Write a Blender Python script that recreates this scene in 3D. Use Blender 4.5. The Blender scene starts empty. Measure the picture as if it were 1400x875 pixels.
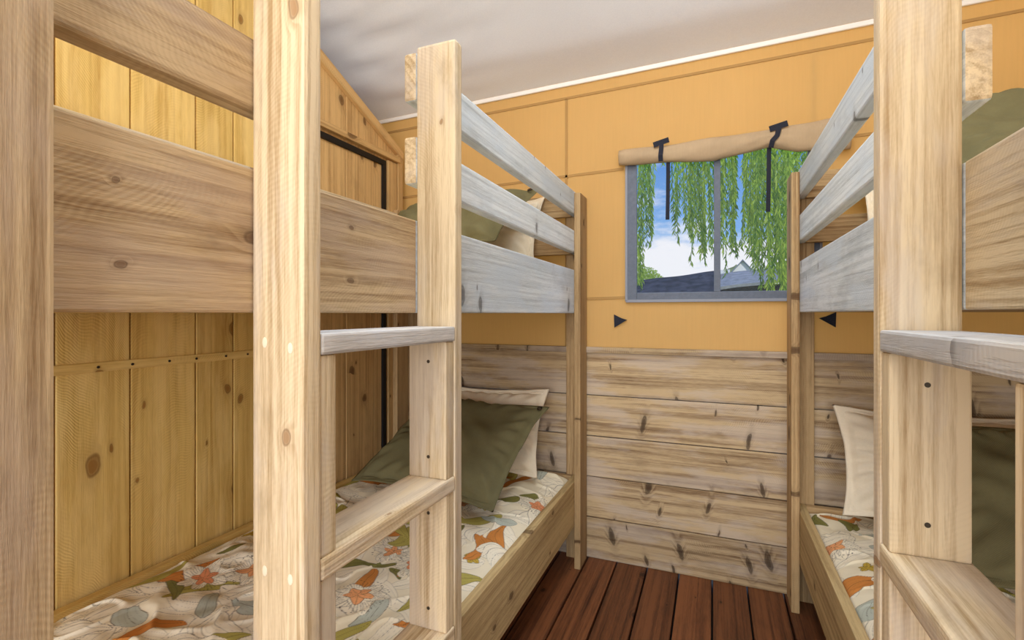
import bpy, bmesh, math, random
import numpy as np
from mathutils import Vector, Matrix, Euler
random.seed(7)
rng = np.random.default_rng(5)
SC = bpy.context.scene
COL = SC.collection
R = math.radians

# ---------------------------------------------------------------- camera
cam_d = bpy.data.cameras.new('camera'); cam = bpy.data.objects.new('camera', cam_d); COL.objects.link(cam)
cam.location = (0, 0, 1.2)
cam.rotation_euler = (R(90), 0, R(22.2))
cam_d.sensor_width = 36; cam_d.lens = 674 / 1400 * 36
cam_d.shift_y = -9.0 / 1400
cam_d.clip_start = 0.02; cam_d.clip_end = 500
SC.camera = cam

# ---------------------------------------------------------------- node helper
def node(nt, typ, ins=None, **props):
    n = nt.nodes.new(typ)
    for k, v in props.items():
        setattr(n, k, v)
    for k, v in (ins or {}).items():
        s = n.inputs[k]
        if isinstance(v, bpy.types.NodeSocket): nt.links.new(v, s)
        elif isinstance(v, bpy.types.Node): nt.links.new(v.outputs[0], s)
        else: s.default_value = v
    return n
def M_(nt, op, a, b=None, c=None, clamp=False):
    ins = {0: a}
    if b is not None: ins[1] = b
    if c is not None: ins[2] = c
    n = node(nt, 'ShaderNodeMath', ins, operation=op); n.use_clamp = clamp
    return n.outputs[0]
def mix(nt, f, a, b, blend='MIX'):
    n = nt.nodes.new('ShaderNodeMix'); n.data_type = 'RGBA'; n.blend_type = blend
    for i, v in ((0, f), (6, a), (7, b)):
        if isinstance(v, bpy.types.NodeSocket): nt.links.new(v, n.inputs[i])
        else: n.inputs[i].default_value = v if i == 0 else (*v[:3], 1)
    return n.outputs[2]
def sstep(nt, x, a, b, lo=0.0, hi=1.0):
    n = node(nt, 'ShaderNodeMapRange', {0: x, 1: a, 2: b, 3: lo, 4: hi}, interpolation_type='SMOOTHSTEP')
    return n.outputs[0]
def srgb(r, g, b):
    f = lambda c: (c/255/12.92) if c/255 <= .04045 else ((c/255+.055)/1.055)**2.4
    return (f(r), f(g), f(b))
def new_mat(name):
    m = bpy.data.materials.new(name); m.use_nodes = True
    nt = m.node_tree; nt.nodes.clear()
    out = nt.nodes.new('ShaderNodeOutputMaterial')
    return m, nt, out

# ---------------------------------------------------------------- world : blue sky with cloud banks near the horizon
w = bpy.data.worlds.new('world'); SC.world = w; w.use_nodes = True
nt = w.node_tree; nt.nodes.clear()
geo = node(nt, 'ShaderNodeTexCoord')
sep = node(nt, 'ShaderNodeSeparateXYZ', {0: geo.outputs['Generated']})
mp = node(nt, 'ShaderNodeMapping', {0: geo.outputs['Generated'], 'Scale': (1.0, 1.0, 3.2), 'Location': (0.3, 0.1, 0.0)})
cl = node(nt, 'ShaderNodeTexNoise', {'Vector': mp.outputs[0], 'Scale': 6.0, 'Detail': 7.0, 'Roughness': 0.58})
band = sstep(nt, sep.outputs[2], 0.04, 0.26, 0.30, -0.10)
cm = sstep(nt, M_(nt, 'ADD', cl.outputs[0], band), 0.50, 0.72)
blue = mix(nt, sstep(nt, sep.outputs[2], 0.0, 0.45), srgb(150, 200, 245), srgb(62, 128, 215))
skyc = mix(nt, cm, blue, (1.0, 1.0, 1.0))
bg = node(nt, 'ShaderNodeBackground', {0: skyc, 1: 1.0})
wo = nt.nodes.new('ShaderNodeOutputWorld'); nt.links.new(bg.outputs[0], wo.inputs[0])

# ---------------------------------------------------------------- lights
def area(name, loc, target, sx, sy, power, color):
    d = bpy.data.lights.new(name, 'AREA'); d.shape = 'RECTANGLE'; d.size = sx; d.size_y = sy
    d.energy = power; d.color = color
    o = bpy.data.objects.new(name, d); COL.objects.link(o); o.location = loc
    o.rotation_euler = (Vector(target) - Vector(loc)).to_track_quat('-Z', 'Y').to_euler()
    return o
# daylight through the open tent front behind the camera
area('entrance_daylight', (0.1, -3.6, 1.6), (-0.1, 2.0, 1.0), 3.0, 2.2, 170, (0.96, 0.97, 1.0))
# open daylight beyond the back wall (falls on the canvas and comes in by the window)
area('sky_daylight', (0.6, 5.2, 4.4), (0.0, 2.4, 1.6), 3.0, 2.0, 420, (0.82, 0.91, 1.0))
# warm lamp under the tent roof behind the camera
area('tent_lamp', (-0.15, -1.0, 2.9), (-0.25, 1.0, 0.9), 0.7, 0.7, 24, (1.0, 0.90, 0.72))

# unseen bluish fill light added above the aisle to brighten the rails
area('aisle_fill', (-0.14, 0.95, 2.72), (-0.14, 1.05, 0.0), 0.7, 1.3, 24, (0.78, 0.89, 1.0))

sd_ = bpy.data.lights.new('sun', 'SUN'); sd_.energy = 2.6; sd_.angle = R(1.0); sd_.color = (1.0, .95, .86)
sun = bpy.data.objects.new('sun', sd_); COL.objects.link(sun); sun.location = (8, -2, 9)
sun.rotation_euler = Vector((.55, -.62, .80)).to_track_quat('Z', 'Y').to_euler()

SC.view_settings.view_transform = 'Standard'
SC.view_settings.look = 'None'
SC.view_settings.exposure = 0.0
SC.view_settings.gamma = 1.0
SC.view_settings.use_curve_mapping = False
SC.cycles.use_denoising = True
SC.cycles.max_bounces = 10
SC.cycles.diffuse_bounces = 6
SC.cycles.transparent_max_bounces = 12
SC.cycles.sample_clamp_indirect = 6

# ---------------------------------------------------------------- materials
def wood(name, light, dark, knot=(90, 60, 35), rings=42.0, contrast=0.55, saw=0.25, patch=None, patch_amt=0.0,
         knots=0.5, rough=0.72, gap=0.12, bump=0.3, kl=5.2, kw=8.0, ksize=1.0, grime=0.25, slant=0.0):
    m, nt, out = new_mat(name)
    at = node(nt, 'ShaderNodeAttribute', attribute_name='grain')
    pid = node(nt, 'ShaderNodeAttribute', attribute_name='pid').outputs['Fac']
    sp = node(nt, 'ShaderNodeSeparateXYZ', {0: at.outputs['Vector']})
    L, W, T = sp.outputs
    def noise(sl, sw, st, detail=2.0, rough=0.5, off=0.0):
        v = node(nt, 'ShaderNodeCombineXYZ', {0: M_(nt, 'MULTIPLY_ADD', L, sl, off), 1: M_(nt, 'MULTIPLY', W, sw), 2: M_(nt, 'MULTIPLY', T, st)})
        return node(nt, 'ShaderNodeTexNoise', {'Vector': v, 'Scale': 1.0, 'Detail': detail, 'Roughness': rough}).outputs[0]
    # knots
    wob = noise(14, 14, 14, 2.0)
    cv = node(nt, 'ShaderNodeCombineXYZ', {0: M_(nt, 'ADD', M_(nt, 'MULTIPLY_ADD', W, slant, M_(nt, 'MULTIPLY', pid, 37.0)), M_(nt, 'MULTIPLY_ADD', L, kl, M_(nt, 'MULTIPLY', wob, .22))), 1: M_(nt, 'MULTIPLY_ADD', W, kw, M_(nt, 'MULTIPLY', wob, .2)), 2: M_(nt, 'MULTIPLY', pid, 37.0)})
    vo = node(nt, 'ShaderNodeTexVoronoi', {'Vector': cv, 'Scale': 1.0, 'Randomness': 1.0}, voronoi_dimensions='2D')
    vd = vo.outputs['Distance']
    vc = node(nt, 'ShaderNodeSeparateColor', {0: vo.outputs['Color']})
    has = M_(nt, 'LESS_THAN', vc.outputs[0], knots)
    rad = M_(nt, 'MULTIPLY', M_(nt, 'MULTIPLY_ADD', M_(nt, 'MULTIPLY', vc.outputs[1], vc.outputs[1]), 0.11, 0.03), ksize)
    rel = M_(nt, 'DIVIDE', vd, rad)
    kmask = M_(nt, 'MULTIPLY', sstep(nt, rel, 0.6, 1.1, 1.0, 0.0), has)
    kring = M_(nt, 'MULTIPLY', M_(nt, 'MULTIPLY', sstep(nt, rel, 0.7, 1.0), sstep(nt, rel, 1.05, 1.4, 1.0, 0.0)), has)
    bend = M_(nt, 'MULTIPLY', sstep(nt, rel, 0.4, 3.6, 1.0, 0.0), has)
    # broad growth figure, long streaks, fine fibre
    low = noise(0.9, 5.0, 5.0, 2.0, 0.4)
    field = M_(nt, 'ADD', M_(nt, 'MULTIPLY', W, rings), M_(nt, 'MULTIPLY', low, rings * 0.09))
    field = M_(nt, 'ADD', field, M_(nt, 'MULTIPLY', T, rings * 0.9))
    field = M_(nt, 'ADD', field, M_(nt, 'MULTIPLY', bend, 1.3))
    fr = M_(nt, 'FRACT', field)
    ring = M_(nt, 'MULTIPLY', sstep(nt, fr, 0.1, 0.8), sstep(nt, fr, 0.82, 1.0, 1.0, 0.0))
    ringm = sstep(nt, noise(1.3, 9, 9, 2.0, .5, 7.0), 0.35, 0.65, 0.15, 1.0)
    st1 = noise(1.6, 120.0, 120.0, 3.0, 0.55)
    st2 = noise(1.0, 30.0, 30.0, 3.0, 0.5)
    fib = noise(24.0, 420.0, 420.0, 3.0, 0.65)
    sub = lambda x, k: M_(nt, 'MULTIPLY', M_(nt, 'SUBTRACT', x, 0.5), k * contrast)
    g = M_(nt, 'MULTIPLY', M_(nt, 'MULTIPLY', ring, ringm), contrast * 0.55)
    g = M_(nt, 'ADD', M_(nt, 'ADD', g, 0.16), sub(st1, 2.0))
    g = M_(nt, 'ADD', g, sub(st2, 2.3))
    g = M_(nt, 'ADD', g, sub(fib, 1.5), clamp=True)
    # fine slanting saw marks, only in places
    sn = noise(3.0, 9.0, 9.0, 2.0, 0.5, 3.0)
    ph = M_(nt, 'ADD', M_(nt, 'MULTIPLY', L, 760.0), M_(nt, 'MULTIPLY', W, 620.0))
    ph = M_(nt, 'ADD', ph, M_(nt, 'MULTIPLY', sn, 95.0))
    sawm = sstep(nt, noise(2.2, 6.0, 6.0, 3.0, 0.6, 11.0), 0.46, 0.62)
    saww = M_(nt, 'MULTIPLY', M_(nt, 'MULTIPLY', M_(nt, 'SINE', ph), sawm), saw)
    g2 = M_(nt, 'ADD', g, M_(nt, 'MULTIPLY', saww, 0.22), clamp=True)
    c = mix(nt, g2, srgb(*light), srgb(*dark))
    if patch:
        c = mix(nt, M_(nt, 'MULTIPLY', sstep(nt, noise(2.6, 11.0, 11.0, 5.0, 0.6, 5.0), 0.44, 0.60), patch_amt), c, srgb(*patch))
    # handling grime and weathering, larger scale
    gr = M_(nt, 'MULTIPLY', sstep(nt, noise(4.0, 9.0, 9.0, 5.0, 0.65, 17.0), 0.52, 0.72), grime)
    c = mix(nt, gr, c, tuple(x * 0.62 for x in srgb(*dark)))
    c = mix(nt, M_(nt, 'MULTIPLY', kmask, 0.8), c, srgb(*knot))
    c = mix(nt, M_(nt, 'MULTIPLY', kring, 0.65), c, tuple(x * 0.5 for x in srgb(*knot)))
    c = mix(nt, M_(nt, 'MULTIPLY', bend, 0.28), c, srgb(*knot))
    tone = M_(nt, 'MULTIPLY_ADD', pid, 2 * gap, 1.0 - gap)
    c = mix(nt, 1.0, c, node(nt, 'ShaderNodeCombineColor', {0: tone, 1: tone, 2: tone}).outputs[0], 'MULTIPLY')
    hgt = M_(nt, 'ADD', M_(nt, 'MULTIPLY', g, -1.0), M_(nt, 'MULTIPLY', saww, 0.45))
    bp = node(nt, 'ShaderNodeBump', {'Strength': bump, 'Distance': 0.002, 'Height': hgt})
    b = node(nt, 'ShaderNodeBsdfPrincipled', {'Base Color': c, 'Roughness': rough, 'Normal': bp.outputs[0], 'Specular IOR Level': 0.25})
    nt.links.new(b.outputs[0], out.inputs[0])
    return m

def plain(name, rgb, rough=0.6, metallic=0.0, noise=0.0, scale=40.0, bump=0.0, sheen=0.0, spec=0.3):
    m, nt, out = new_mat(name)
    c = (*srgb(*rgb), 1)
    b = node(nt, 'ShaderNodeBsdfPrincipled', {'Base Color': c, 'Roughness': rough, 'Metallic': metallic, 'Specular IOR Level': spec})
    if noise or bump:
        tc = node(nt, 'ShaderNodeTexCoord')
        nz = node(nt, 'ShaderNodeTexNoise', {'Vector': tc.outputs['Object'], 'Scale': scale, 'Detail': 5.0, 'Roughness': 0.6})
        if noise:
            v = sstep(nt, nz.outputs[0], 0.3, 0.7, 1 - noise, 1 + noise)
            nt.links.new(mix(nt, 1.0, c, node(nt, 'ShaderNodeCombineColor', {0: v, 1: v, 2: v}).outputs[0], 'MULTIPLY'), b.inputs['Base Color'])
        if bump:
            bp = node(nt, 'ShaderNodeBump', {'Strength': bump, 'Distance': 0.003, 'Height': nz.outputs[0]})
            nt.links.new(bp.outputs[0], b.inputs['Normal'])
    nt.links.new(b.outputs[0], out.inputs[0])
    return m

def cloth(name, rgb, weave=900.0, bump=0.25, trans=0.0, trans_rgb=None, wr=6.0, wrb=0.0, noise=0.06):
    m, nt, out = new_mat(name)
    tc = node(nt, 'ShaderNodeTexCoord'); P = tc.outputs['Object']
    s = node(nt, 'ShaderNodeSeparateXYZ', {0: P})
    wv = M_(nt, 'MULTIPLY', M_(nt, 'SINE', M_(nt, 'MULTIPLY', s.outputs[0], weave)), M_(nt, 'SINE', M_(nt, 'MULTIPLY', M_(nt, 'ADD', s.outputs[2], s.outputs[1]), weave)))
    nz = node(nt, 'ShaderNodeTexNoise', {'Vector': P, 'Scale': wr, 'Detail': 5.0, 'Roughness': 0.6})
    st = node(nt, 'ShaderNodeTexNoise', {'Vector': node(nt, 'ShaderNodeMapping', {0: P, 'Scale': (160, 160, 6)}), 'Scale': 1.0, 'Detail': 2.0})
    v = M_(nt, 'ADD', sstep(nt, nz.outputs[0], 0.3, 0.7, 1 - noise, 1 + noise * .6), M_(nt, 'MULTIPLY', M_(nt, 'SUBTRACT', st.outputs[0], 0.5), 0.12))
    c = mix(nt, 1.0, srgb(*rgb), node(nt, 'ShaderNodeCombineColor', {0: v, 1: v, 2: v}).outputs[0], 'MULTIPLY')
    h = M_(nt, 'ADD', M_(nt, 'MULTIPLY', wv, 0.25), M_(nt, 'MULTIPLY', nz.outputs[0], wrb))
    bp = node(nt, 'ShaderNodeBump', {'Strength': bump, 'Distance': 0.004, 'Height': h})
    b = node(nt, 'ShaderNodeBsdfPrincipled', {'Base Color': c, 'Roughness': 0.9, 'Normal': bp.outputs[0], 'Specular IOR Level': 0.1})
    sh = b.outputs[0]
    if trans:
        t = node(nt, 'ShaderNodeBsdfTranslucent', {0: (*srgb(*(trans_rgb or rgb)), 1)})
        sh = node(nt, 'ShaderNodeMixShader', {0: trans, 1: sh, 2: t.outputs[0]}).outputs[0]
    nt.links.new(sh, out.inputs[0])
    return m

W_BED = wood('bed_wood', (224, 206, 172), (170, 144, 106), knot=(158, 124, 88), rings=60, contrast=0.85, saw=0.25, patch=(206, 196, 184), patch_amt=0.5, knots=.3, ksize=.62, grime=.4)
W_RAIL = wood('rail_wood_daylit', (226, 233, 236), (158, 166, 170), knot=(104, 104, 104), rings=45, contrast=0.55, saw=0.3, patch=(204, 216, 226), patch_amt=0.7, kl=9, kw=4.5, knots=.45, ksize=.8)  # grey timber with the bluish window daylight put into its colour
W_BOARD = wood('board_wood', (214, 190, 152), (146, 118, 84), knot=(124, 98, 76), ksize=.75, grime=.4, rings=38, contrast=0.8, saw=0.45, patch=(196, 176, 156), patch_amt=0.55, knots=.4)
W_SIDE = wood('side_board_wood', (204, 178, 128), (144, 114, 70), knot=(96, 70, 44), rings=38, contrast=0.7, saw=0.5, knots=.4)
W_STEP = wood('step_wood', (210, 208, 204), (146, 144, 144), knot=(104, 100, 98), rings=45, contrast=0.7, saw=0.5, patch=(190, 196, 206), patch_amt=0.6)
W_FAR = wood('brown_post_wood', (190, 160, 116), (124, 92, 58), knot=(84, 58, 36), rings=60, contrast=0.7, saw=0.1)  # browner wood for the far posts and the end rails
W_GOLD = wood('golden_plank_wood', (226, 192, 114), (178, 134, 62), knot=(140, 92, 36), rings=40, contrast=0.5, saw=0.7, gap=0.06, patch=(246, 216, 146), patch_amt=0.4, knots=.35, grime=.12)
W_GOLDB = wood('brown_plank_wood', (214, 178, 122), (160, 122, 74), knot=(104, 70, 38), rings=40, contrast=0.55, saw=0.4, gap=0.05, knots=.4)
W_WAIN = wood('weathered_plank_wood', (192, 168, 130), (120, 94, 66), knot=(60, 44, 30), rings=26, contrast=0.9, saw=0.7, patch=(190, 176, 162), patch_amt=0.55, knots=0.6, gap=0.09, kl=11, kw=3.3, ksize=.95, slant=2.2)
W_FLOOR = wood('dark_decking_wood', (126, 78, 48), (62, 34, 22), knot=(44, 24, 16), rings=30, contrast=0.8, saw=0.0, gap=0.18, rough=0.45, knots=0.4, ksize=.7)
CANVAS = cloth('canvas_ochre', (216, 180, 122), weave=1500, bump=0.12, trans=0.35, trans_rgb=(250, 212, 140), wr=1.6, noise=0.04)
SEAM = plain('seam_thread', (176, 138, 84), 0.9)
ROOFCL = cloth('canvas_white', (226, 224, 220), weave=1200, bump=0.15, trans=0.15, wr=2.0, noise=0.03)
HEM = plain('hem_white', (246, 244, 240), 0.8)
TAN = cloth('canvas_tan', (180, 157, 126), weave=1400, bump=0.2, wr=12, wrb=0.3)
OLIVE = cloth('linen_olive', (116, 110, 78), weave=1300, bump=0.35, wr=14, wrb=0.8, noise=0.08)
IVORY = cloth('cotton_ivory', (240, 226, 200), weave=1300, bump=0.3, wr=12, wrb=0.8, noise=0.03)
SHEET = cloth('mattress_fabric', (226, 220, 205), weave=1300, bump=0.2)
NAVY = plain('webbing_black', (34, 36, 48), 0.8, noise=0.2, scale=300)
BLACK = plain('plain_black', (16, 16, 18), 0.5)
GREY = plain('window_grey', (104, 112, 126), 0.75, noise=0.08, scale=60)
LGREY = plain('window_edge_grey', (142, 146, 156), 0.7)
SCREW = plain('screw_steel', (70, 62, 52), 0.5, metallic=0.6)
PLUG = plain('filler_cream', (246, 232, 206), 0.7)
BRASS = plain('eyelet_metal', (72, 58, 44), 0.35, metallic=0.8)

m, nt, out = new_mat('window_film')
a = node(nt, 'ShaderNodeBsdfTransparent', {0: (0.96, 0.97, 1.0, 1)})
b = node(nt, 'ShaderNodeBsdfDiffuse', {0: (.35, .38, .42, 1)})
mx = node(nt, 'ShaderNodeMixShader', {0: 0.05, 1: a.outputs[0], 2: b.outputs[0]}); nt.links.new(mx.outputs[0], out.inputs[0])
FILM = m

m, nt, out = new_mat('printed_cotton')
at = node(nt, 'ShaderNodeAttribute', attribute_name='print')
tc = node(nt, 'ShaderNodeTexCoord')
nz = node(nt, 'ShaderNodeTexNoise', {'Vector': tc.outputs['Object'], 'Scale': 22.0, 'Detail': 4.0})
bp = node(nt, 'ShaderNodeBump', {'Strength': 0.25, 'Distance': 0.01, 'Height': nz.outputs[0]})
b = node(nt, 'ShaderNodeBsdfPrincipled', {'Base Color': at.outputs['Color'], 'Roughness': 0.85, 'Normal': bp.outputs[0], 'Specular IOR Level': 0.15})
nt.links.new(b.outputs[0], out.inputs[0]); PRINT = m

# ---------------------------------------------------------------- mesh helpers
def newbm():
    bm = bmesh.new()
    bm.verts.layers.float_vector.new('grain'); bm.verts.layers.float.new('pid')
    return bm
def plank(bm, x0, x1, y0, y1, z0, z1, axis='z', bev=0.0035, seg=2, skew=None, waney=0.0):
    """a board with worn edges; its own wood-grain coordinates run along `axis`"""
    lo = Vector((min(x0, x1), min(y0, y1), min(z0, z1))); hi = Vector((max(x0, x1), max(y0, y1), max(z0, z1)))
    size = hi - lo; c = (lo + hi) / 2
    r = bmesh.ops.create_cube(bm, size=1.0, matrix=Matrix.Translation(c) @ Matrix.Diagonal((*size, 1)))
    vs = r['verts']
    if bev:
        es = {e for v in vs for e in v.link_edges}
        keep = set(bm.verts) - set(vs)
        rb = bmesh.ops.bevel(bm, geom=list(es), offset=min(bev, min(size) * .3), segments=seg, profile=0.6, affect='EDGES')
        vs = [v for v in bm.verts if v not in keep]
    gl = bm.verts.layers.float_vector['grain']; pl = bm.verts.layers.float['pid']
    ax = 'xyz'.index(axis); oth = sorted([i for i in range(3) if i != ax], key=lambda i: -size[i])
    off = (random.uniform(0, 30), random.uniform(0, 3), random.uniform(0, 3)); p = random.random()
    sg = random.choice((-1, 1))
    for v in vs:
        q = v.co - c
        v[gl] = (q[ax] * sg + off[0], q[oth[0]] + off[1], q[oth[1]] + off[2]); v[pl] = p
        if skew: v.co = skew(v.co)
    return vs
def box(bm, x0, x1, y0, y1, z0, z1, bev=0.0):
    return plank(bm, x0, x1, y0, y1, z0, z1, 'x', bev)
def link(name, bm, mat, parent=None, smooth=False, recenter=True):
    me = bpy.data.meshes.new(name)
    bmesh.ops.recalc_face_normals(bm, faces=bm.faces)
    org = Vector((0, 0, 0))
    if recenter and len(bm.verts):
        lo = Vector([min(v.co[i] for v in bm.verts) for i in range(3)]); hi = Vector([max(v.co[i] for v in bm.verts) for i in range(3)])
        org = Vector(((lo.x+hi.x)/2, (lo.y+hi.y)/2, lo.z))
        bmesh.ops.translate(bm, vec=-org, verts=bm.verts)
    bm.to_mesh(me); bm.free()
    if smooth:
        for p in me.polygons: p.use_smooth = True
    o = bpy.data.objects.new(name, me); COL.objects.link(o); me.materials.append(mat)
    if parent is not None:
        o.parent = parent; o.location = org - world_loc(parent)
    else: o.location = org
    return o
def world_loc(o):
    p = o.location.copy()
    while o.parent: o = o.parent; p += o.location
    return p
def empty(name, loc, label, cat, group=None):
    o = bpy.data.objects.new(name, None); COL.objects.link(o); o.location = loc; o.empty_display_size = .1
    return tag(o, label, cat, group)
def tag(o, label, cat, group=None):
    o['label'] = label; o['category'] = cat
    if group: o['group'] = group
    return o
def structure(o, label=None):
    o['kind'] = 'structure'
    if label: o['label'] = label
    return o
def one(name, mat, args, axis='z', parent=None, bev=0.0035, smooth=False):
    bm = newbm(); plank(bm, *args, axis=axis, bev=bev); return link(name, bm, mat, parent, smooth)

def eave(x): return 2.342 + 0.022 * (x + 1.787)      # tent eave, a touch higher to the right
SLOPE = 0.42

# ---------------------------------------------------------------- floor
bm = newbm()
xx = -2.56
while xx < 1.9:
    plank(bm, xx + .0035, xx + .1385, -1.9, 2.43, -.03, 0, 'y', bev=.004)
    xx += .142
fl = structure(link('floor', bm, W_FLOOR), 'dark reddish brown decking boards running towards the window wall')
bm = newbm(); box(bm, -2.6, 1.95, -1.9, 2.5, -.06, -.034)
link('floor_joist_bed', bm, BLACK, fl)

# ---------------------------------------------------------------- back wall : ochre canvas with the window opening
WX0, WX1, WZ0, WZ1 = -.355, .392, 1.29, 1.93
bm = newbm()
for a in ((-2.6, WX0, 1.0, 2.62), (WX1, 1.95, 1.0, 2.62), (WX0, WX1, 1.0, WZ0), (WX0, WX1, WZ1, 2.62)):
    box(bm, a[0], a[1], 2.402, 2.408, a[2], a[3])
wall_back = structure(link('wall_back', bm, CANVAS), 'ochre canvas back wall with stitched seams around the window')
def strip(name, p0, p1, wd, mat, parent, y=2.4015, th=.003):
    bm = newbm(); v0 = Vector(p0); v1 = Vector(p1); d = (v1 - v0).normalized(); n = Vector((-d.y, d.x)) * wd / 2
    pts = [v0 + n, v1 + n, v1 - n, v0 - n]
    f = [bm.verts.new((p.x, y - th, p.y)) for p in pts]; g = [bm.verts.new((p.x, y + .001, p.y)) for p in pts]
    bm.faces.new(f); bm.faces.new(g[::-1])
    for i in range(4): bm.faces.new((f[i], g[i], g[(i+1) % 4], f[(i+1) % 4]))
    return link(name, bm, mat, parent)
sl = lambda x, z: (x, z + .022 * x)
for s in ((sl(-2.6, 2.297), sl(1.95, 2.297)), (sl(-2.6, 1.905), sl(-.4, 1.905)), (sl(.4, 1.915), sl(1.95, 1.915)),
          (sl(-2.6, 1.285), sl(-.39, 1.285)), (sl(.42, 1.285), sl(1.95, 1.285)),
          ((-.684, 1.02), (-.684, 2.28)), ((-1.5, 1.02), (-1.5, 2.26)), ((1.25, 1.02), (1.25, 2.32))):
    strip('seam', s[0], s[1], .012, SEAM, wall_back)
# white hem along the eave
bm = newbm()
box(bm, -2.6, 1.95, 2.388, 2.401, 0, .022, .004)
for v in bm.verts: v.co.z += eave(v.co.x) - .028
structure(link('trim_1', bm, HEM, None, True), 'white hem where the roof cloth meets the ochre back wall')

# wainscot of rough horizontal planks, with its cap
bm = newbm()
for z0, z1 in ((.0, .197), (.2, .397), (.4, .596), (.6, .797), (.8, 1.008)):
    plank(bm, -2.6, 1.95, 2.392 + random.uniform(-.001, .001), 2.42, z0 + .001, z1, 'x', bev=.0025)
structure(link('wall_back_lower', bm, W_WAIN), 'weathered horizontal planks covering the lower back wall')
bm = newbm(); plank(bm, -2.6, 1.95, 2.372, 2.4, 1.008, 1.036, 'x')
structure(link('trim_2', bm, W_WAIN), 'wooden cap rail on top of the horizontal planks')

# ---------------------------------------------------------------- left wall of upright golden planks with sloping top
def wtop(y): return 2.10 + .425 * (2.343 - y)
ys = [-1.3, -1.1, -.9, -.71, -.5, -.3, -.1, .1, .3, .5, .7635, .949, 1.154, 1.296, 1.42, 1.56, 1.72, 1.90, 2.11, 2.30]
bm = newbm()
def cut(co):
    if co.z > 1.2: co = Vector((co.x, co.y, wtop(co.y) - .01))
    return co
for i in range(len(ys) - 1):
    if ys[i] < 1.5: plank(bm, -1.668, -1.64 + random.uniform(-.0015, .001), ys[i] + .0022, ys[i+1] - .0022, 0, 2.4, 'z', bev=.003, skew=cut)
structure(link('wall_left', bm, W_GOLD), 'golden upright plank wall behind the left bunk bed')
bm = newbm()
for i in range(len(ys) - 1):
    if ys[i] >= 1.5: plank(bm, -1.668, -1.64 + random.uniform(-.0015, .001), ys[i] + .0018, ys[i+1] - .0018, 0, 2.4, 'z', bev=.003, skew=cut)
structure(link('wall_left_far', bm, W_GOLDB), 'darker upright planks at the far end of the left wall')
bm = newbm(); box(bm, -1.69, -1.67, -1.3, 2.3, 0, 2.0)
for v in bm.verts:
    if v.co.z > 1: v.co.z = wtop(v.co.y) - .02
structure(link('wall_left_backing', bm, BLACK))
def sloped(name, x0, x1, y0, y1, hz, label):
    bm = newbm(); vs = plank(bm, x0, x1, y0, y1, -hz, 0, 'y')
    for v in vs: v.co.z += wtop(v.co.y) + .012
    return structure(link(name, bm, W_GOLDB), label)
sloped('trim_3', -1.68, -1.618, -1.3, 2.346, .05, 'sloping wooden edge rail on top of the left wall')
bm = newbm(); plank(bm, -1.70, -1.622, 2.30, 2.345, 0, 2.085, 'z')
structure(link('trim_4', bm, W_GOLDB), 'upright wooden corner trim at the end of the left wall')
bm = newbm(); plank(bm, -1.64, -1.612, -1.3, 2.31, 2.035, 2.066, 'y')
structure(link('trim_5', bm, W_GOLDB), 'level wooden ledge high on the left wall')
bm = newbm(); plank(bm, -1.64, -1.632, -1.3, 2.30, 1.032, 1.060, 'y')
t6 = structure(link('trim_6', bm, W_GOLD), 'thin level batten with screws across the golden planks')
y = .66
while y < 2.2:
    for k, dy in enumerate((0, .09)):
        b2 = newbm(); bmesh.ops.create_cone(b2, cap_ends=True, segments=10, radius1=.004, radius2=.004, depth=.002,
            matrix=Matrix.Translation((-1.6312, y + dy, 1.046)) @ Matrix.Rotation(R(90), 4, 'Y'))
        link('screw', b2, SCREW, t6)
    y += .2
bm = newbm(); box(bm, -1.644, -1.628, 1.2, 2.20, 1.992, 2.020, .002); box(bm, -1.644, -1.628, 2.172, 2.20, 0.0, 1.995, .002)  # black strip under the ledge and down the far end
structure(link('trim_7', bm, BLACK), 'black angled strip framing the far end of the left wall')
bm = newbm(); plank(bm, -1.646, -1.625, 2.215, 2.298, 0, 2.03, 'z'); structure(link('trim_8', bm, W_GOLDB), 'upright board between black frame and corner trim')

# right wall (beyond the right bunk) and the canvas side wall on the far left
bm = newbm(); y = -1.3
while y < 2.35:
    plank(bm, 1.36, 1.388, y + .002, y + .193, 0, 2.3, 'z'); y += .195
structure(link('wall_right', bm, W_GOLD), 'golden upright planks behind the right bunk bed')
bm = newbm(); box(bm, -2.61, -2.6, -1.9, 2.41, 0, 4.2); box(bm, 1.95, 1.96, -1.9, 2.41, 0, 4.2)
structure(link('wall_side_canvas', bm, CANVAS), 'outer canvas side walls of the tent')

bm = newbm(); box(bm, -2.6, 1.95, -1.91, -1.9, 2.25, 4.25)  # unseen panel, added to keep the sun out of the room
structure(link('wall_front_sun_block', bm, CANVAS), 'unseen canvas added above the open tent front to block the sun')

# ---------------------------------------------------------------- roof cloth with soft pleats towards the left wall
nx, ny = 160, 160
bm = newbm(); grid = []
for i in range(nx + 1):
    row = []
    for j in range(ny + 1):
        x = -2.6 + 4.55 * i / nx; y = 2.402 - 4.3 * j / ny
        k = max(0.0, min(1.0, (-.75 - x) / .7)); t = 2.402 - y
        k2 = min(1, t / .12)
        ph = (x * 1.0 + t * .55)
        fold = .006 * math.sin(t * 30 + x * 9 + 1.2 * math.sin(x * 3)) * k * k2 + .0035 * math.sin(t * 57 - x * 5) * k * k2
        sag = -.03 * math.sin(min(1, t / 2.2) * math.pi) * (1 + .3 * math.sin(x * 2.0))
        z = eave(x) + SLOPE * t + fold + sag
        row.append(bm.verts.new((x, y, z)))
    grid.append(row)
for i in range(nx):
    for j in range(ny):
        bm.faces.new((grid[i][j], grid[i+1][j], grid[i+1][j+1], grid[i][j+1]))
ceil = structure(link('ceiling', bm, ROOFCL, None, True, recenter=False), 'off-white sloping tent roof cloth with soft pleats at left')

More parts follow.
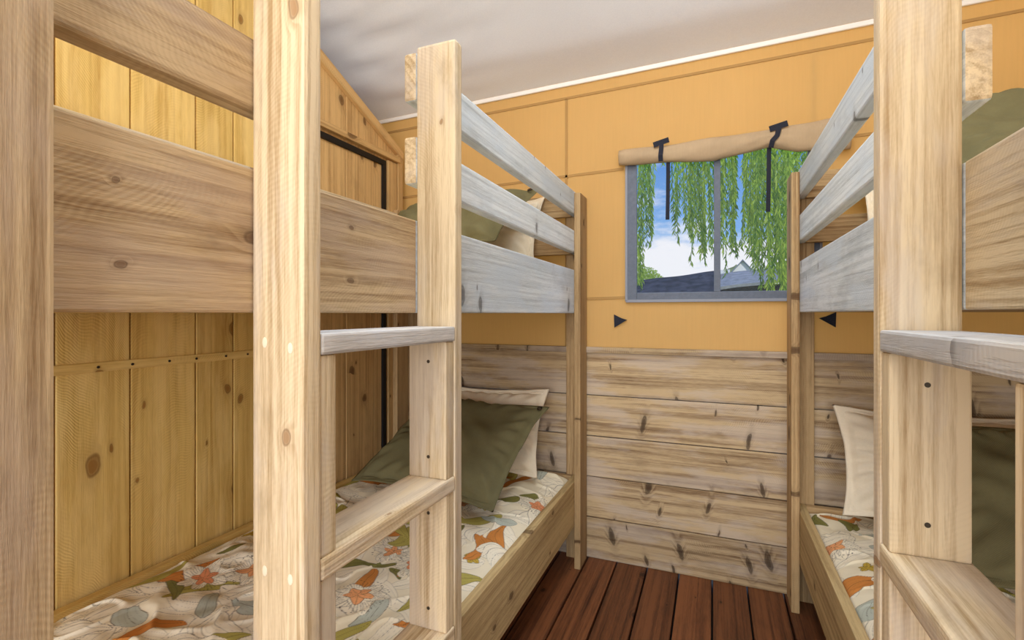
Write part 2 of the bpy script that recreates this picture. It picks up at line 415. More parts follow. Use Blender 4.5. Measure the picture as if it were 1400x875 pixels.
# ---------------------------------------------------------------- window
win = bpy.data.objects.new('window_1', None); COL.objects.link(win); win.location = (.015, 2.4, 1.258)
structure(win, 'grey framed two-pane window looking out on a willow')
X0, X1, Z0, Z1 = -.387, .419, 1.258, 1.965
for a in ((X0, X0 + .05, Z0, Z1), (X1 - .05, X1, Z0, Z1), (X0 + .05, X1 - .05, Z0, Z0 + .040), (X0 + .05, X1 - .05, Z1 - .04, Z1)):
    bm = newbm(); box(bm, a[0], a[1], 2.390, 2.412, a[2], a[3], .003); link('window_frame', bm, GREY, win)
for a in ((X0 - .003, X0 + .008, Z0, Z1), (X0, X1, Z0 - .006, Z0 + .007), (X1 - .008, X1 + .003, Z0, Z1)):
    bm = newbm(); box(bm, a[0], a[1], 2.386, 2.392, a[2], a[3], .002); link('frame_edging', bm, LGREY, win)
bm = newbm(); box(bm, .003, .030, 2.392, 2.412, Z0 + .04, Z1 - .04, .002); link('window_mullion', bm, GREY, win)
for a in ((X0 + .05, .003), (.030, X1 - .05)):
    bm = newbm(); box(bm, a[0], a[1], 2.400, 2.402, Z0 + .04, Z1 - .04); link('window_pane', bm, FILM, win)

# rolled up canvas blind above the window, with black webbing ties
blind = empty('rolled_blind', (.02, 2.36, 1.93), 'tan canvas blind rolled up over the top of the window', 'blind')
bm = newbm(); n = 90; rows = []
for i in range(n + 1):
    t = i / n; x = -.415 + .93 * t
    # lower and upper edge of the roll
    lo_ = float(np.interp(x, [-.415, -.30, -.19, .0, .12, .221, .33, .515], [1.904, 1.898, 1.893, 1.878, 1.893, 1.912, 1.876, 1.868]))
    hi_ = float(np.interp(x, [-.415, -.19, .0, .221, .36, .515], [1.978, 1.972, 1.982, 1.984, 1.996, 2.006]))
    cz = (lo_ + hi_) / 2; rz = (hi_ - lo_) / 2; ry = .030
    if t < .02: rz *= .93; ry *= .8
    ring_ = []
    for k in range(20):
        a = 2 * math.pi * k / 20
        pk = max(math.exp(-((x - .221) / .14) ** 2), math.exp(-((x + .19) / .07) ** 2))
        wob = 1 + .06 * math.sin(3 * a + x * 14) + .05 * math.sin(5 * a - x * 31) + .13 * pk * math.sin(8 * a + abs(x - .221) * 40)
        ring_.append(bm.verts.new((x, 2.368 - ry * math.cos(a) * wob, cz + rz * math.sin(a) * (1 + .04 * math.sin(a * 2 + x * 22)))))
    rows.append(ring_)
for i in range(n):
    for k in range(20): bm.faces.new((rows[i][k], rows[i+1][k], rows[i+1][(k+1) % 20], rows[i][(k+1) % 20]))
bm.faces.new(rows[0]); bm.faces.new(rows[-1][::-1])
link('canvas_roll', bm, TAN, blind, True)
def ribbon(name, pts, wd, mat, parent, th=.0025):
    bm = newbm(); prev = None
    P = [Vector(p) for p in pts]
    for i, p in enumerate(P):
        d = (P[min(i+1, len(P)-1)] - P[max(i-1, 0)]).normalized()
        side = Vector((0, 1, 0)).cross(d)
        if side.length < .2: side = Vector((1, 0, 0))
        side = side.normalized() * wd / 2; nn = d.cross(side).normalized() * th / 2
        r = [bm.verts.new(p + side + nn), bm.verts.new(p - side + nn), bm.verts.new(p - side - nn), bm.verts.new(p + side - nn)]
        if prev:
            for k in range(4): bm.faces.new((prev[k], r[k], r[(k+1) % 4], prev[(k+1) % 4]))
        else: bm.faces.new(r[::-1])
        prev = r
    bm.faces.new(prev)
    return link(name, bm, mat, parent)
for cx_, z1, slant, hx, hl in ((-.222, 1.976, .0, -.192, 1.632), (.252, 1.982, -.026, .221, 1.636)):
    ribbon('tie_tab', [(cx_ - .032, 2.338, z1 - .004), (cx_ + .036, 2.338, z1 + .012)], .024, NAVY, blind)
    ribbon('tie_strap', [(cx_ + .004, 2.337, z1), (cx_ + .002 + slant*.2, 2.336, z1 - .035), (cx_ + slant * .8, 2.334, z1 - .055), (cx_ + slant, 2.345, z1 - .080)], .020, NAVY, blind)
    ribbon('hanging_strap', [(hx, 2.368, 1.935), (hx, 2.372, 1.85), (hx - .001, 2.373, 1.74), (hx - .003, 2.374, hl)], .017, NAVY, blind)

# little triangular fabric anchors on the canvas
def tri(sx, x, z, lab):
    bm = newbm()
    pts = [(0, .030), (.002, -.034), (.062, .004), (.036, .012)]
    f = [bm.verts.new((x + sx * p[0], 2.399 - .010 * (i == 2) - .004, z + p[1])) for i, p in enumerate(pts)]
    g = [bm.verts.new((x + sx * p[0], 2.4015, z + p[1])) for p in pts]
    bm.faces.new(f); bm.faces.new(g[::-1])
    for i in range(4): bm.faces.new((f[i], f[(i+1) % 4], g[(i+1) % 4], g[i]))
    tag(link('corner_tab', bm, NAVY), lab, 'fabric tab')
tri(1, -.445, 1.165, 'black triangular tab on the canvas below the left end of the window')
tri(-1, .472, 1.176, 'black triangular tab on the canvas beside the right bunk bed')

# ---------------------------------------------------------------- bunk beds
def bed(x0, sg, yo, zo, label):
    b = empty('bunk_bed', (x0 + sg * .55, 1.25, 0), label, 'bunk bed')
    X = lambda s: x0 + sg * s
    def P(name, mat, s0, s1, y0, y1, z0, z1, axis, parent=b, bev=.0035):
        o = one(name, mat, (X(s0), X(s1), y0, y1, z0, z1), axis, parent, bev)
        if mat is W_RAIL and name == 'guard_rail':        # end grain is cream; grey long faces have bluish daylight in their colour
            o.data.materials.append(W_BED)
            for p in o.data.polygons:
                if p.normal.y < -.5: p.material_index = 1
        return o
    H = 1.2 + zo
    # corner posts, each an L of two planks
    for (s0, s1, t0, t1) in ((0, .03, 0, .097), (1.02, 1.05, .953, 1.05)):
        P('corner_post', W_FAR, s0, s1, 2.253, 2.385, 0, 1.766, 'z', bev=.004)
        P('corner_post', W_FAR, t0 if s0 else .0305, t1 - (.0305 if s0 else 0), 2.354, 2.385, 0, 1.764, 'z', bev=.004)
        P('corner_post', W_BOARD, s0, s1, .138, .268, 0, 1.766, 'z', bev=.004)
        P('corner_post', W_BED, t0 if s0 else .0305, t1 - (.0305 if s0 else 0), .138, .169, 0, 1.764, 'z', bev=.004)
    # ladder posts
    ya, yb = .507 + yo * .76, .925 + yo
    for yy in (ya, yb):
        lp = P('ladder_post', W_BED, -.067, .0295, yy, yy + .032, 0, 1.786, 'z', bev=.006)
        for zr in (1.157, .838, .52, .2):
            for s in (.005, -.042):
                bm = newbm(); bmesh.ops.create_uvsphere(bm, u_segments=12, v_segments=6, radius=1.0,
                    matrix=Matrix.Translation((X(s), yy, zr + zo + random.uniform(-.005, .005))) @ Matrix.Diagonal((.0048, .0006, .0078, 1)))
                link('wood_plug', bm, PLUG, lp, True)
    # steps and the blocks carrying them
    for i, zt in enumerate((1.172, .854 + (.010 if sg > 0 else 0), .536, .218)):
        zt += zo
        P('ladder_step', W_BED if i else W_STEP, -.067, .030, ya + .0325, yb - .0005, zt - .031, zt, 'y', bev=.004)
        zl = (.854, .536, .218, 0.0)[i]
        if i < 3: zl += zo + (.010 if sg > 0 and i == 0 else 0)
        if i == 3: zl = 0.0
        for yy, fy in ((ya + .0325, None), (yb - .0325, 1)):
            k = P('spacer_block', W_BED, -.064, .027, yy, yy + .032, zl, zt - .0315, 'z')
            if i < 3:
                for zs in (zt - .073, zl + .045):
                    yf = yy if fy else yy + .032
                    bm = newbm(); bmesh.ops.create_cone(bm, cap_ends=True, segments=12, radius1=.0036, radius2=.0036, depth=.0016,
                        matrix=Matrix.Translation((X(-.021), yf, zs)) @ Matrix.Rotation(R(90), 4, 'X'))
                    link('screw', bm, SCREW, k)
    # long boards
    P('side_board', W_BOARD if sg < 0 else W_BED, .0305, .062, .17, yb + .0, H + .001, H + .205, 'y')
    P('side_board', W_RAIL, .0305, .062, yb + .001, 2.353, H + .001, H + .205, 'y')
    P('side_board', W_SIDE, .0305, .062, .17, 2.353, .197, .410, 'y')
    for z0, z1 in ((.287, .391), (.470, .576)):
        P('guard_rail', W_BOARD if sg < 0 else W_BED, .0305, .062, .17, ya + .032, H + z0, H + z1, 'y', bev=.005)
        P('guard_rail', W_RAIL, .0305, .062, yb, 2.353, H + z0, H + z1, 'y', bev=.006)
        P('end_rail', W_FAR, .0625, 1.0195, 2.322, 2.353, H + z0, H + z1, 'x')
        P('end_rail', W_FAR, .0625, 1.0195, .17, .2, H + z0, H + z1, 'x')
        P('guard_rail', W_BED, 1.02, 1.0495, .269, 2.2525, H + z0 - .03, H + z1 - .03, 'y')
    for z0, z1 in ((H + .001, H + .205), (.197, .410)):
        P('end_board', W_FAR, .0625, 1.0195, 2.322, 2.353, z0, z1, 'x')
        P('end_board', W_BOARD, .0625, 1.0195, .17, .2, z0, z1, 'x')
        P('side_board', W_GOLD, 1.02, 1.0495, .269, 2.2525, z0, z1, 'y')
        P('bed_base', W_BOARD, .0625, 1.0195, .2, 2.321, z0 + .02, z0 + .045, 'x')
    return b
bed(-.575, -1, 0.0, 0.0, 'pale wooden bunk bed on the left, its ladder steps nearest the camera')
bed(.29, 1, -.061, .004, 'pale wooden bunk bed on the right, cut off by the picture edge')

# ---------------------------------------------------------------- bedding: mattress under a printed duvet cover
def smooth_noise(shape, cell, seed):
    r = np.random.default_rng(seed); H, Wd = shape
    gy, gx = int(H / cell) + 3, int(Wd / cell) + 3
    g = r.standard_normal((gy, gx))
    y = np.arange(H) / cell; x = np.arange(Wd) / cell
    yi = y.astype(int); xi = x.astype(int); fy = y - yi; fx = x - xi
    fy = fy * fy * (3 - 2 * fy); fx = fx * fx * (3 - 2 * fx)
    a = g[np.ix_(yi, xi)]; b = g[np.ix_(yi, xi + 1)]; c = g[np.ix_(yi + 1, xi)]; d = g[np.ix_(yi + 1, xi + 1)]
    fx = fx[None, :]; fy = fy[:, None]
    return (a * (1 - fx) + b * fx) * (1 - fy) + (c * (1 - fx) + d * fx) * fy
DW, DL, STEP = .952, 2.115, .0023
NXd, NYd = int(DW / STEP), int(DL / STEP)
def make_print():
    """floral print: leaves, open petals and stamen bursts drawn as flat ink shapes on cream"""
    col = np.empty((NYd, NXd, 3)); col[:] = srgb(238, 226, 196)
    ys_, xs_ = np.mgrid[0:NYd, 0:NXd].astype(float) * STEP
    wx = smooth_noise((NYd, NXd), 46, 1) * .008; wy = smooth_noise((NYd, NXd), 46, 2) * .008
    PX, PY = xs_ + wx, ys_ + wy
    ink = np.array(srgb(70, 58, 44))
    r = np.random.default_rng(21)
    def win(cx, cy, rad):
        x0 = max(0, int((cx - rad) / STEP)); x1 = min(NXd, int((cx + rad) / STEP))
        y0 = max(0, int((cy - rad) / STEP)); y1 = min(NYd, int((cy + rad) / STEP))
        return slice(y0, y1), slice(x0, x1)
    def blend(sl, a, c): col[sl] = col[sl] * (1 - a[..., None]) + np.array(c) * a[..., None]
    def leaf(cx, cy, ang, ln, wd, c, veins=True, curl=.25, line=.55, lw=.0013):
        sl = win(cx, cy, ln * .75)
        if sl[0].stop <= sl[0].start or sl[1].stop <= sl[1].start: return
        x = PX[sl] - cx; y = PY[sl] - cy
        u = (x * math.cos(ang) + y * math.sin(ang)) / (ln / 2); v = -x * math.sin(ang) + y * math.cos(ang)
        v = v - curl * wd * (1 - u * u) * np.sign(curl) * abs(curl) * 2
        prof = np.clip(1 - u * u, 0, 1) ** .62 * (1 + .10 * np.sin(u * 4 + cx * 50) - .22 * u) * wd / 2
        sd = np.where(np.abs(u) < 1, prof - np.abs(v), -.01)
        a = np.clip(sd / STEP + .5, 0, 1); blend(sl, a, c)
        if veins:
            mid = np.clip(1 - np.abs(v) / lw, 0, 1) * (np.abs(u) < .93)
            vn = np.clip(1 - np.abs(((v / wd * 5 + u * .6 * np.sign(v)) % 1) - .5) * 14 * 1.0, 0, 1) * (sd > .002)
            blend(sl, np.clip(mid * .7 * (sd > 0) + vn * .28, 0, .8), ink)
        edge = np.clip(1.25 - np.abs(sd) / lw, 0, 1) * (np.abs(u) < 1.02)
        blend(sl, edge * line, ink)
    def petals(cx, cy, rad, n, c, ang0, line=.6):
        sl = win(cx, cy, rad * 1.2)
        if sl[0].stop <= sl[0].start or sl[1].stop <= sl[1].start: return
        for k in range(n):
            a = ang0 + 2 * math.pi * k / n + r.uniform(-.15, .15); l = rad * r.uniform(.8, 1.1)
            leaf(cx + math.cos(a) * l * .5, cy + math.sin(a) * l * .5, a, l, l * .62, c, True, .1, line, .0011)
    def burst(cx, cy, rad):
        sl = win(cx, cy, rad * 1.1)
        if sl[0].stop <= sl[0].start or sl[1].stop <= sl[1].start: return
        x = PX[sl] - cx; y = PY[sl] - cy; rr = np.hypot(x, y); th = np.arctan2(y, x)
        n = 46; fr = (th / (2 * math.pi) * n) % 1
        rays = (np.abs(fr - .5) < .12 * rad * .8 / np.maximum(rr, .01)) & (rr > rad * .45) & (rr < rad * (.8 + .1 * np.sin(th * 9)))
        dots = (np.hypot((fr - .5) * rr * 2 * math.pi / n, rr - rad * (.86 + .08 * np.sin(th * 9 + 2))) < .0022)
        blend(sl, np.where(rays, .45, 0) + np.where(dots & ~rays, .8, 0), ink)
    cream = srgb(243, 233, 208); green = srgb(180, 168, 88); dgreen = srgb(130, 126, 68); rust = srgb(206, 134, 66)
    peach = srgb(238, 170, 116); grey = srgb(188, 192, 176); must = srgb(200, 170, 70); pink = srgb(228, 150, 104)
    # background cream petals
    for _ in range(190):
        leaf(r.uniform(0, DW), r.uniform(0, DL), r.uniform(0, 6.28), r.uniform(.10, .22), r.uniform(.05, .10), cream, True, .4, .36)
    items = []
    for _ in range(34): items.append('g')
    for _ in range(20): items.append('d')
    for _ in range(26): items.append('r')
    for _ in range(17): items.append('b')
    for _ in range(14): items.append('m')
    for _ in range(22): items.append('f')
    for _ in range(36): items.append('c')
    r.shuffle(items)
    pts = []
    for it in items:
        best = None
        for _ in range(12):
            p = (r.uniform(.02, DW - .02), r.uniform(.02, DL - .02))
            d = min([math.hypot(p[0]-q[0], p[1]-q[1]) for q in pts] or [9])
            if best is None or d > best[0]: best = (d, p)
        cx, cy = best[1]; pts.append(best[1]); a = r.uniform(0, 6.28)
        if it == 'g': leaf(cx, cy, a, r.uniform(.13, .22), r.uniform(.045, .07), green, True, .5, .8)
        elif it == 'd': leaf(cx, cy, a, r.uniform(.09, .15), r.uniform(.03, .05), dgreen, True, .5, .8)
        elif it == 'r':
            leaf(cx, cy, a, r.uniform(.13, .21), r.uniform(.04, .065), rust, True, .6, .8)
        elif it == 'b': leaf(cx, cy, a, r.uniform(.10, .15), r.uniform(.045, .07), grey, True, .3, .8)
        elif it == 'm': petals(cx, cy, .032, 5, must, a, .9)
        elif it == 'c':
            for k in range(3): leaf(cx + .02 * k, cy, a + .5 * k, .13, .06, cream, True, .4, .7)
        else:
            petals(cx, cy, .085, 6, cream, a, .7); burst(cx, cy, .082); petals(cx, cy, .044, 5, peach if r.random() < .6 else pink, a + .5, .8)
    return col
colr = make_print()
ys_, xs_ = np.mgrid[0:NYd, 0:NXd].astype(float) * STEP
hz = smooth_noise((NYd, NXd), 70, 3) * .0085 + smooth_noise((NYd, NXd), 26, 4) * .0032 + smooth_noise((NYd, NXd), 12, 6) * .0010
rid = smooth_noise((NYd, NXd), 48, 9); rid = np.exp(-(rid / .12) ** 2); hz += rid * .0065
e = np.minimum(np.minimum(xs_, DW - xs_), np.minimum(ys_, DL - ys_))
ed = np.clip(e / .10, 0, 1); dome = np.sqrt(np.clip(1 - (1 - ed) ** 2, 0, 1))
Z = .132 + .042 * dome + hz * np.clip(e / .05, .1, 1)
Z[0, :] = Z[-1, :] = .10; Z[:, 0] = Z[:, -1] = .10
co = np.stack([xs_ - DW / 2, ys_ - DL / 2, Z], -1).reshape(-1, 3)
ii = (np.arange(NYd - 1)[:, None] * NXd + np.arange(NXd - 1)[None, :]).reshape(-1)
quads = np.stack([ii, ii + 1, ii + NXd + 1, ii + NXd], -1)
dm = bpy.data.meshes.new('duvet')
dm.vertices.add(len(co)); dm.vertices.foreach_set('co', co.ravel())
dm.loops.add(quads.size); dm.loops.foreach_set('vertex_index', quads.ravel().astype(np.int32))
dm.polygons.add(len(quads)); dm.polygons.foreach_set('loop_start', np.arange(0, quads.size, 4, dtype=np.int32))
dm.polygons.foreach_set('use_smooth', np.ones(len(quads), dtype=bool))
dm.update(calc_edges=True)
ca = dm.color_attributes.new('print', 'FLOAT_COLOR', 'POINT')
ca.data.foreach_set('color', np.concatenate([colr.reshape(-1, 3), np.ones((len(co), 1))], 1).astype(np.float32).ravel())
dm.materials.append(PRINT)
bm = newbm(); plank(bm, -.45, .45, -1.03, 1.03, 0, .13, 'y', bev=.03, seg=4)
mm = bpy.data.meshes.new('mattress'); bm.to_mesh(mm); bm.free(); mm.materials.append(SHEET)
for p in mm.polygons: p.use_smooth = True
def bedding(x, z, rot, label):
    t = empty('made_mattress', (x, 1.261, z), label, 'bedding', 'mattresses with floral duvets in the bunks')
    t.rotation_euler.z = rot
    if z > 1: t.scale.z = .82
    a = bpy.data.objects.new('mattress', mm); COL.objects.link(a); a.parent = t
    d = bpy.data.objects.new('duvet', dm); COL.objects.link(d); d.parent = t
bedding(-1.117, .2425, 0, 'cream duvet printed with green and rust leaves on the left lower bunk')
bedding(.831, .2425, math.pi, 'cream floral duvet on the right lower bunk, mostly behind the ladder')
bedding(-1.117, 1.2465, math.pi, 'bedding on the left upper bunk, hidden behind its side board')
bedding(.831, 1.2505, 0, 'bedding on the right upper bunk, hidden behind its side board')

# ---------------------------------------------------------------- pillows
def pillow(name, mat, loc, rot, w_, h_, th, label, seed, flange=.03, eyelet=None, curl=0.0, bow=0.0):
    r = random.Random(seed); n = 64
    bm = newbm(); top = []; bot = []
    def wr(u, v, s):
        return (.008 * math.sin(u * 5 + v * 3 + s) + .006 * math.sin(v * 8 - u * 5 + s * 2 + 1.5 * math.sin(u * 3)) + .004 * math.sin(u * 13 + v * 9 + s + 2 * math.sin(v * 4)) + .010 * u * v * math.sin(s * 3 + u * 2))
    for side, store in ((1, top), (-1, bot)):
        for i in range(n + 1):
            row = []
            for j in range(n + 1):
                u = -1 + 2 * i / n; v = -1 + 2 * j / n
                pinch = 1 - .085 * (1 - abs(v) ** 2) * abs(u) ** 3; pinch2 = 1 - .085 * (1 - abs(u) ** 2) * abs(v) ** 3
                x = u * w_ / 2 * pinch; y = v * h_ / 2 * pinch2
                fu = max(0, 1 - (abs(u) / (1 - 2 * flange / w_)) ** 2.6); fv = max(0, 1 - (abs(v) / (1 - 2 * flange / h_)) ** 2.6)
                z = side * (th / 2 * (fu * fv) ** .42 + .002)
                rad = max(abs(u), abs(v))
                # puckers that run in from the flange seam
                z -= side * .005 * math.exp(-((rad - (1 - 2 * flange / w_)) / .018) ** 2)
                z += side * .006 * math.sin((math.atan2(v, u)) * 26 + seed) * math.exp(-((rad - .80) / .12) ** 2)
                z += wr(u, v, seed) * (.5 + fu * fv * side * .8) 
                z += curl * (u * u * v) + bow * (u * u) * .5 - bow * .2
                if i in (0, n) or j in (0, n):
                    if side == -1: row.append(top[i][j]); continue
                row.append(bm.verts.new((x, y, z)))
            store.append(row)
    for i in range(n):
        for j in range(n):
            bm.faces.new((top[i][j], top[i+1][j], top[i+1][j+1], top[i][j+1]))
            bm.faces.new((bot[i][j], bot[i][j+1], bot[i+1][j+1], bot[i+1][j]))
    me_o = link(name, bm, mat, None, True, recenter=False)
    me_o.location = loc; me_o.rotation_euler = rot
    tag(me_o, label, 'pillow', 'olive pillows' if mat is OLIVE else 'ivory pillows')
    if eyelet:
        eb = newbm(); ex, ey = eyelet
        rings_ = []
        for a in range(20):
            A = 2 * math.pi * a / 20; rg = []
            for c_ in range(8):
                C_ = 2 * math.pi * c_ / 8; rr = .0095 + .0035 * math.cos(C_)
                rg.append(eb.verts.new((ex + rr * math.cos(A), ey + rr * math.sin(A), .0035 * math.sin(C_))))
            rings_.append(rg)
        for a in range(20):
            for c_ in range(8): eb.faces.new((rings_[a][c_], rings_[(a+1) % 20][c_], rings_[(a+1) % 20][(c_+1) % 8], rings_[a][(c_+1) % 8]))
        eo = link('eyelet', eb, BRASS, None, True, recenter=False); eo.parent = me_o; eo.location = (0, 0, .012)
    # stitched flange line
    return me_o
pillow('olive_pillow', OLIVE, (-1.06, 1.925, .630), (R(29), R(2), R(-3)), .68, .62, .13, 'olive green linen pillow on the left lower bunk, in front of an ivory one', 1, eyelet=(.305, .277))
pillow('ivory_pillow', IVORY, (-1.07, 2.20, .640), (R(60), 0, R(2)), .66, .43, .10, 'ivory cotton pillow behind the olive one on the left lower bunk', 2)
pillow('olive_pillow', OLIVE, (.92, 1.865, .668), (R(35), 0, R(2)), .68, .60, .11, 'olive green pillow on the right lower bunk, seen between the ladder posts', 3)
pillow('ivory_pillow', IVORY, (.78, 2.225, .645), (R(62), 0, R(-1)),   .68, .42, .09, 'ivory cotton pillow in the far corner of the right lower bunk', 4)
pillow('olive_pillow', OLIVE, (-1.10, 1.955, 1.625), (R(34), R(0), R(-3)), .70, .56, .12, 'olive green pillow on the left upper bunk, seen between the guard rails', 5, eyelet=(.31, .24))
pillow('ivory_pillow', IVORY, (-1.07, 2.215, 1.600), (R(61), 0, R(2)), .62, .39, .09, 'ivory pillow behind the olive one on the left upper bunk', 6)
pillow('olive_pillow', OLIVE, (.93, 1.78, 1.665), (R(46), 0, R(2)), .68, .58, .13, 'olive green pillow on the right upper bunk beside the picture edge', 7)
pillow('ivory_pillow', IVORY, (.80, 2.165, 1.625), (R(54), 0, R(-1)), .62, .42, .11, 'ivory pillow at the far end of the right upper bunk', 8)

# ---------------------------------------------------------------- outside the window
def leafmat():
    m, nt, out = new_mat('willow_leaf')
    at = node(nt, 'ShaderNodeAttribute', attribute_name='pid')
    c = mix(nt, at.outputs['Fac'], srgb(84, 134, 40), srgb(196, 220, 84))
    b = node(nt, 'ShaderNodeBsdfPrincipled', {'Base Color': c, 'Roughness': 0.5})
    t = node(nt, 'ShaderNodeBsdfTranslucent', {0: c})
    x = node(nt, 'ShaderNodeMixShader', {0: 0.45, 1: b.outputs[0], 2: t.outputs[0]}); nt.links.new(x.outputs[0], out.inputs[0])
    return m
LEAF = leafmat()
BARK = plain('bark', (92, 76, 56), 0.9, noise=0.3, scale=20, bump=0.6)
GRASS = plain('grass', (112, 132, 58), 0.95, noise=0.3, scale=3)
HILLM = plain('hillside_green', (150, 158, 98), 0.95, noise=0.3, scale=.6, bump=0.4)
bm = newbm(); bmesh.ops.create_grid(bm, x_segments=60, y_segments=60, size=60, matrix=Matrix.Translation((0, 62.6, -.45)))
structure(link('ground', bm, GRASS), 'grassy ground outside the tent')

willow = empty('willow_tree', (2.9, 6.0, -.45), 'weeping willow hanging its long green fronds outside the window', 'tree')
# trunk and spreading limbs
def tube(bm, pts, rads, seg=10):
    prev = None
    for i, p in enumerate(pts):
        p = Vector(p); d = (Vector(pts[min(i+1, len(pts)-1)]) - Vector(pts[max(i-1, 0)])).normalized()
        a = d.orthogonal().normalized(); b_ = d.cross(a)
        r = [bm.verts.new(p + (a * math.cos(t) + b_ * math.sin(t)) * rads[i]) for t in [2*math.pi*k/seg for k in range(seg)]]
        if prev:
            for k in range(seg): bm.faces.new((prev[k], prev[(k+1) % seg], r[(k+1) % seg], r[k]))
        else: bm.faces.new(r[::-1])
        prev = r
    bm.faces.new(prev)
bm = newbm(); tube(bm, [(2.9, 6, -.45), (2.85, 6, 1.0), (2.6, 5.9, 2.4), (2.3, 5.8, 3.4)], [.30, .24, .2, .16]); link('trunk', bm, BARK, willow, True)
for tx, ty in ((-1.6, 4.6), (-.4, 5.2), (.7, 4.7), (-.8, 6.6), (4.5, 6.2)):
    bm = newbm(); tube(bm, [(2.3, 5.8, 3.35), ((2.3+tx)/2, (5.8+ty)/2, 4.3), (tx, ty, 4.25)], [.13, .08, .03]); link('branch', bm, BARK, willow, True)
rr = random.Random(3)
bm = newbm(); pl = bm.verts.layers.float['pid']
def frond(x, y, zt, zb, dens=1.0):
    ln = zt - zb; n = int(ln * 44 * dens); ph = rr.uniform(0, 6.28); ph2 = rr.uniform(0, 6.28); dx = rr.uniform(-.05, .05); tone = rr.uniform(0, .6)
    prev = None
    for i in range(n):
        t = i / n; z = zt - ln * t
        cx_ = x + dx * t + .02 * math.sin(z * 3 + ph); cy_ = y + .02 * math.cos(z * 3 + ph2)
        for s in (0, 1):
            a = rr.uniform(0, 6.28); L_ = rr.uniform(.06, .11) * (1 - .3 * t); wd_ = rr.uniform(.011, .018)
            out_ = rr.uniform(.25, .75)
            d = Vector((math.cos(a) * out_, math.sin(a) * out_, -1)).normalized(); sd = d.cross(Vector((math.cos(a + 1.2), math.sin(a + 1.2), .1))).normalized()
            p = Vector((cx_, cy_, z)); up = d.cross(sd) * .002
            v = [bm.verts.new(p), bm.verts.new(p + d * L_ * .45 + sd * wd_ / 2 * 1.0 + up), bm.verts.new(p + d * L_), bm.verts.new(p + d * L_ * .45 - sd * wd_ / 2 + up)]
            tv = min(1, max(0, tone + rr.uniform(-.2, .4)))
            for q in v: q[pl] = tv
            bm.faces.new(v)
    # the thin stem
    q = None
    for i in range(9):
        z = zt - ln * i / 8; cx_ = x + dx * i / 8 + .02 * math.sin(z * 3 + ph); cy_ = y + .02 * math.cos(z * 3 + ph2)
        a1, a2 = bm.verts.new((cx_ - .002, cy_, z)), bm.verts.new((cx_ + .002, cy_, z))
        if q: bm.faces.new((q[0], q[1], a2, a1))
        q = (a1, a2)
# clusters: (x/y ratio from, to, number, lowest-tip height at 5 m, spread)
for r0, r1, n, tip, sp in ((-.150, -.128, 9, 1.42, .25), (-.135, -.108, 8, 1.86, .3), (-.100, -.068, 3, 2.5, .2), (-.070, -.035, 11, 1.78, .4), (-.045, -.004, 12, 1.64, .4),
                           (-.012, .016, 7, 1.50, .5), (.014, .040, 9, 1.72, .4), (.036, .060, 4, 2.15, .3), (.054, .082, 15, 1.60, .45), (.074, .13, 34, 1.34, .3), (.13, .24, 34, 1.4, .5), (-.30, -.17, 14, 1.7, .4)):
    for _ in range(n):
        y = rr.uniform(4.3, 5.9); q = rr.uniform(r0, r1); f = y / 5
        zb = 1.2 + (tip - 1.2 + rr.random() ** 1.5 * sp) * f
        frond(q * y, y, 4.25 + rr.uniform(-.3, .2), zb)
link('foliage', bm, LEAF, willow, False)

# low shed with dark weathered roof
shed = empty('shed', (.0, 10.0, -.45), 'low shed with a dark weathered roof seen through the window bottom', 'shed')
SHW = plain('shed_wall', (66, 66, 66), 0.9, noise=0.4, scale=6)
SHR = plain('shed_roof_dark', (52, 53, 58), 0.6, noise=0.9, scale=7, bump=1.0)
SHR2 = plain('shed_roof_grey', (150, 152, 152), 0.8, noise=0.2, scale=9, bump=0.5)
bm = newbm(); box(bm, -1.35, .1, 9.35, 10.2, -.45, 1.46); link('shed_wall', bm, SHW, shed); bm = newbm(); box(bm, .12, 1.45, 9.35, 10.2, -.45, 1.70); link('shed_wall', bm, SHW, shed)
def slab(name, mat, x0, x1, z0, z1, drop, yf=9.2, yb=10.3, th=.05):
    bm = newbm(); n = 24; A = []
    for i in range(n + 1):
        t = i / n; x = x0 + (x1 - x0) * t; zt = z0 + (z1 - z0) * t + .008 * math.sin(t * 9)
        A.append([bm.verts.new((x, yb, zt)), bm.verts.new((x, yf, zt - drop)), bm.verts.new((x, yf, zt - drop - th)), bm.verts.new((x, yb, zt - th))])
    for i in range(n):
        for k in range(4): bm.faces.new((A[i][k], A[i+1][k], A[i+1][(k+1) % 4], A[i][(k+1) % 4]))
    bm.faces.new(A[0]); bm.faces.new(A[-1][::-1])
    return link(name, bm, mat, shed)
slab('shed_roof', SHR, -1.4, .13, 1.87, 2.03, .48)
slab('shed_roof', SHR2, .11, 1.5, 1.955, 2.12, .30)
# hillside, leafy tree on it, and white house
bm = newbm(); n = 50; rows = []
for j in range(8):
    row = []
    for i in range(n + 1):
        x = -30 + 60 * i / n; y = 40 + j * 3.5
        h = (1.0 + 2.3 * math.exp(-((x - 2.7) / 2.2) ** 2) + 1.5 * math.exp(-((x + 18) / 6) ** 2) + .25 * math.sin(x * 1.3) + .2 * math.sin(x * 3.1 + j)) * min(1, j / 4) * 2.1
        row.append(bm.verts.new((x, y, -.45 + h)))
    rows.append(row)
for j in range(7):
    for i in range(n): bm.faces.new((rows[j][i], rows[j][i+1], rows[j+1][i+1], rows[j+1][i]))
structure(link('hill', bm, HILLM, None, True), 'green wooded hillside on the horizon')
house = empty('house', (2.35, 37, -.45), 'small white gabled house on the horizon beyond the shed', 'house')
WH = plain('house_render_white', (248, 246, 240), 0.8); RF = plain('house_roof_grey', (150, 160, 172), 0.7, noise=.1)
HX, HY = 1.85, 37
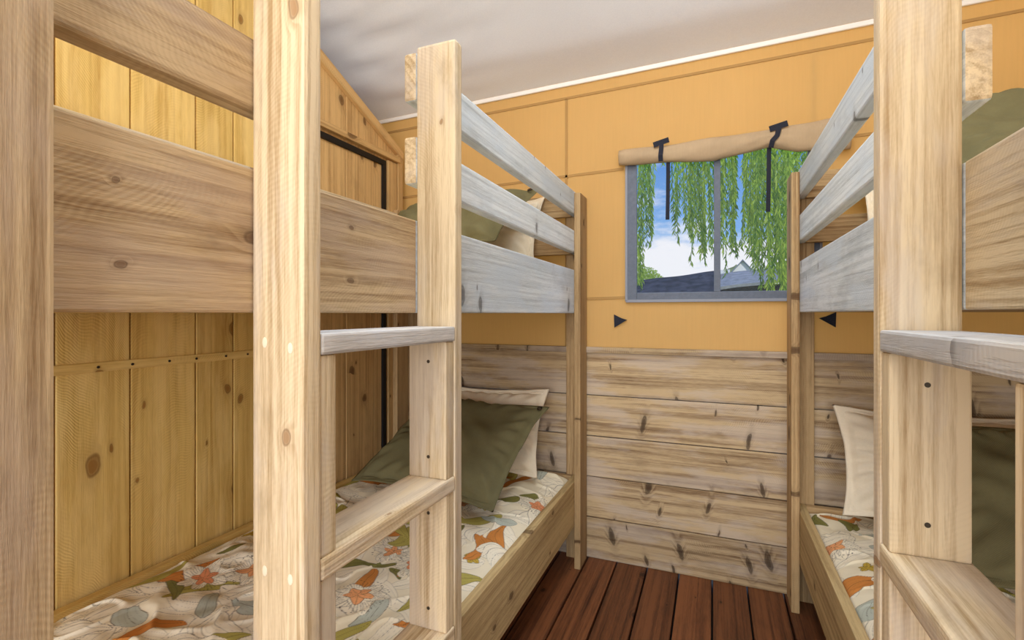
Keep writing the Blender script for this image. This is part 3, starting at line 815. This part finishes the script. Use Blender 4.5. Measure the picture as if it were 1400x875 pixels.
bm = newbm(); box(bm, HX - .75, HX + .75, HY, HY + 4, -.45, 3.9)
a = [bm.verts.new(p) for p in ((HX - .75, HY, 3.9), (HX + .75, HY, 3.9), (HX, HY, 4.78))]; b_ = [bm.verts.new((v.co.x, HY + 4, v.co.z)) for v in a]
bm.faces.new(a); bm.faces.new(b_[::-1])
for i in range(3): bm.faces.new((a[i], b_[i], b_[(i+1) % 3], a[(i+1) % 3]))
link('house_wall', bm, WH, house)
for s in (-1, 1):
    bm = newbm(); vs = [bm.verts.new((HX + s * q[0], HY + q[1], q[2])) for q in ((0, -.15, 4.8), (.85, -.15, 3.8), (.85, 4.1, 3.8), (0, 4.1, 4.8))]
    f = bm.faces.new(vs); e = bmesh.ops.extrude_face_region(bm, geom=[f]); bmesh.ops.translate(bm, vec=(0, 0, .08), verts=[v for v in e['geom'] if isinstance(v, bmesh.types.BMVert)])
    link('house_roof', bm, RF, house)
bm = newbm(); box(bm, HX - 1.5, HX - .75, HY + 1, HY + 4, -.45, 4.3); link('house_wing', bm, WH, house)
tree = empty('leafy_tree', (-3.2, 25, -.45), 'yellowish green tree on the horizon at the left of the window', 'tree')
bm = newbm(); tube(bm, [(-3.2, 25, -.45), (-3.2, 25, 1.8)], [.2, .12]); link('trunk', bm, BARK, tree, True)
bm = newbm(); pl = bm.verts.layers.float['pid']
for _ in range(5200):
    a, b2, q = rr.uniform(0, 6.28), rr.uniform(-1, 1), rr.random() ** .35
    p = Vector((-3.3 + 1.25 * q * math.sqrt(1-b2*b2) * math.cos(a), 25 + 1.1 * q * math.sqrt(1-b2*b2) * math.sin(a), 2.3 + 1.25 * q * b2))
    d = Vector((rr.uniform(-1, 1), rr.uniform(-1, 1), rr.uniform(-1, 1))).normalized(); s = d.orthogonal().normalized()
    v = [bm.verts.new(p - d * .06), bm.verts.new(p + s * .035), bm.verts.new(p + d * .06), bm.verts.new(p - s * .035)]
    for x in v: x[pl] = rr.uniform(.5, 1)
    bm.faces.new(v)
link('foliage', bm, LEAF, tree)
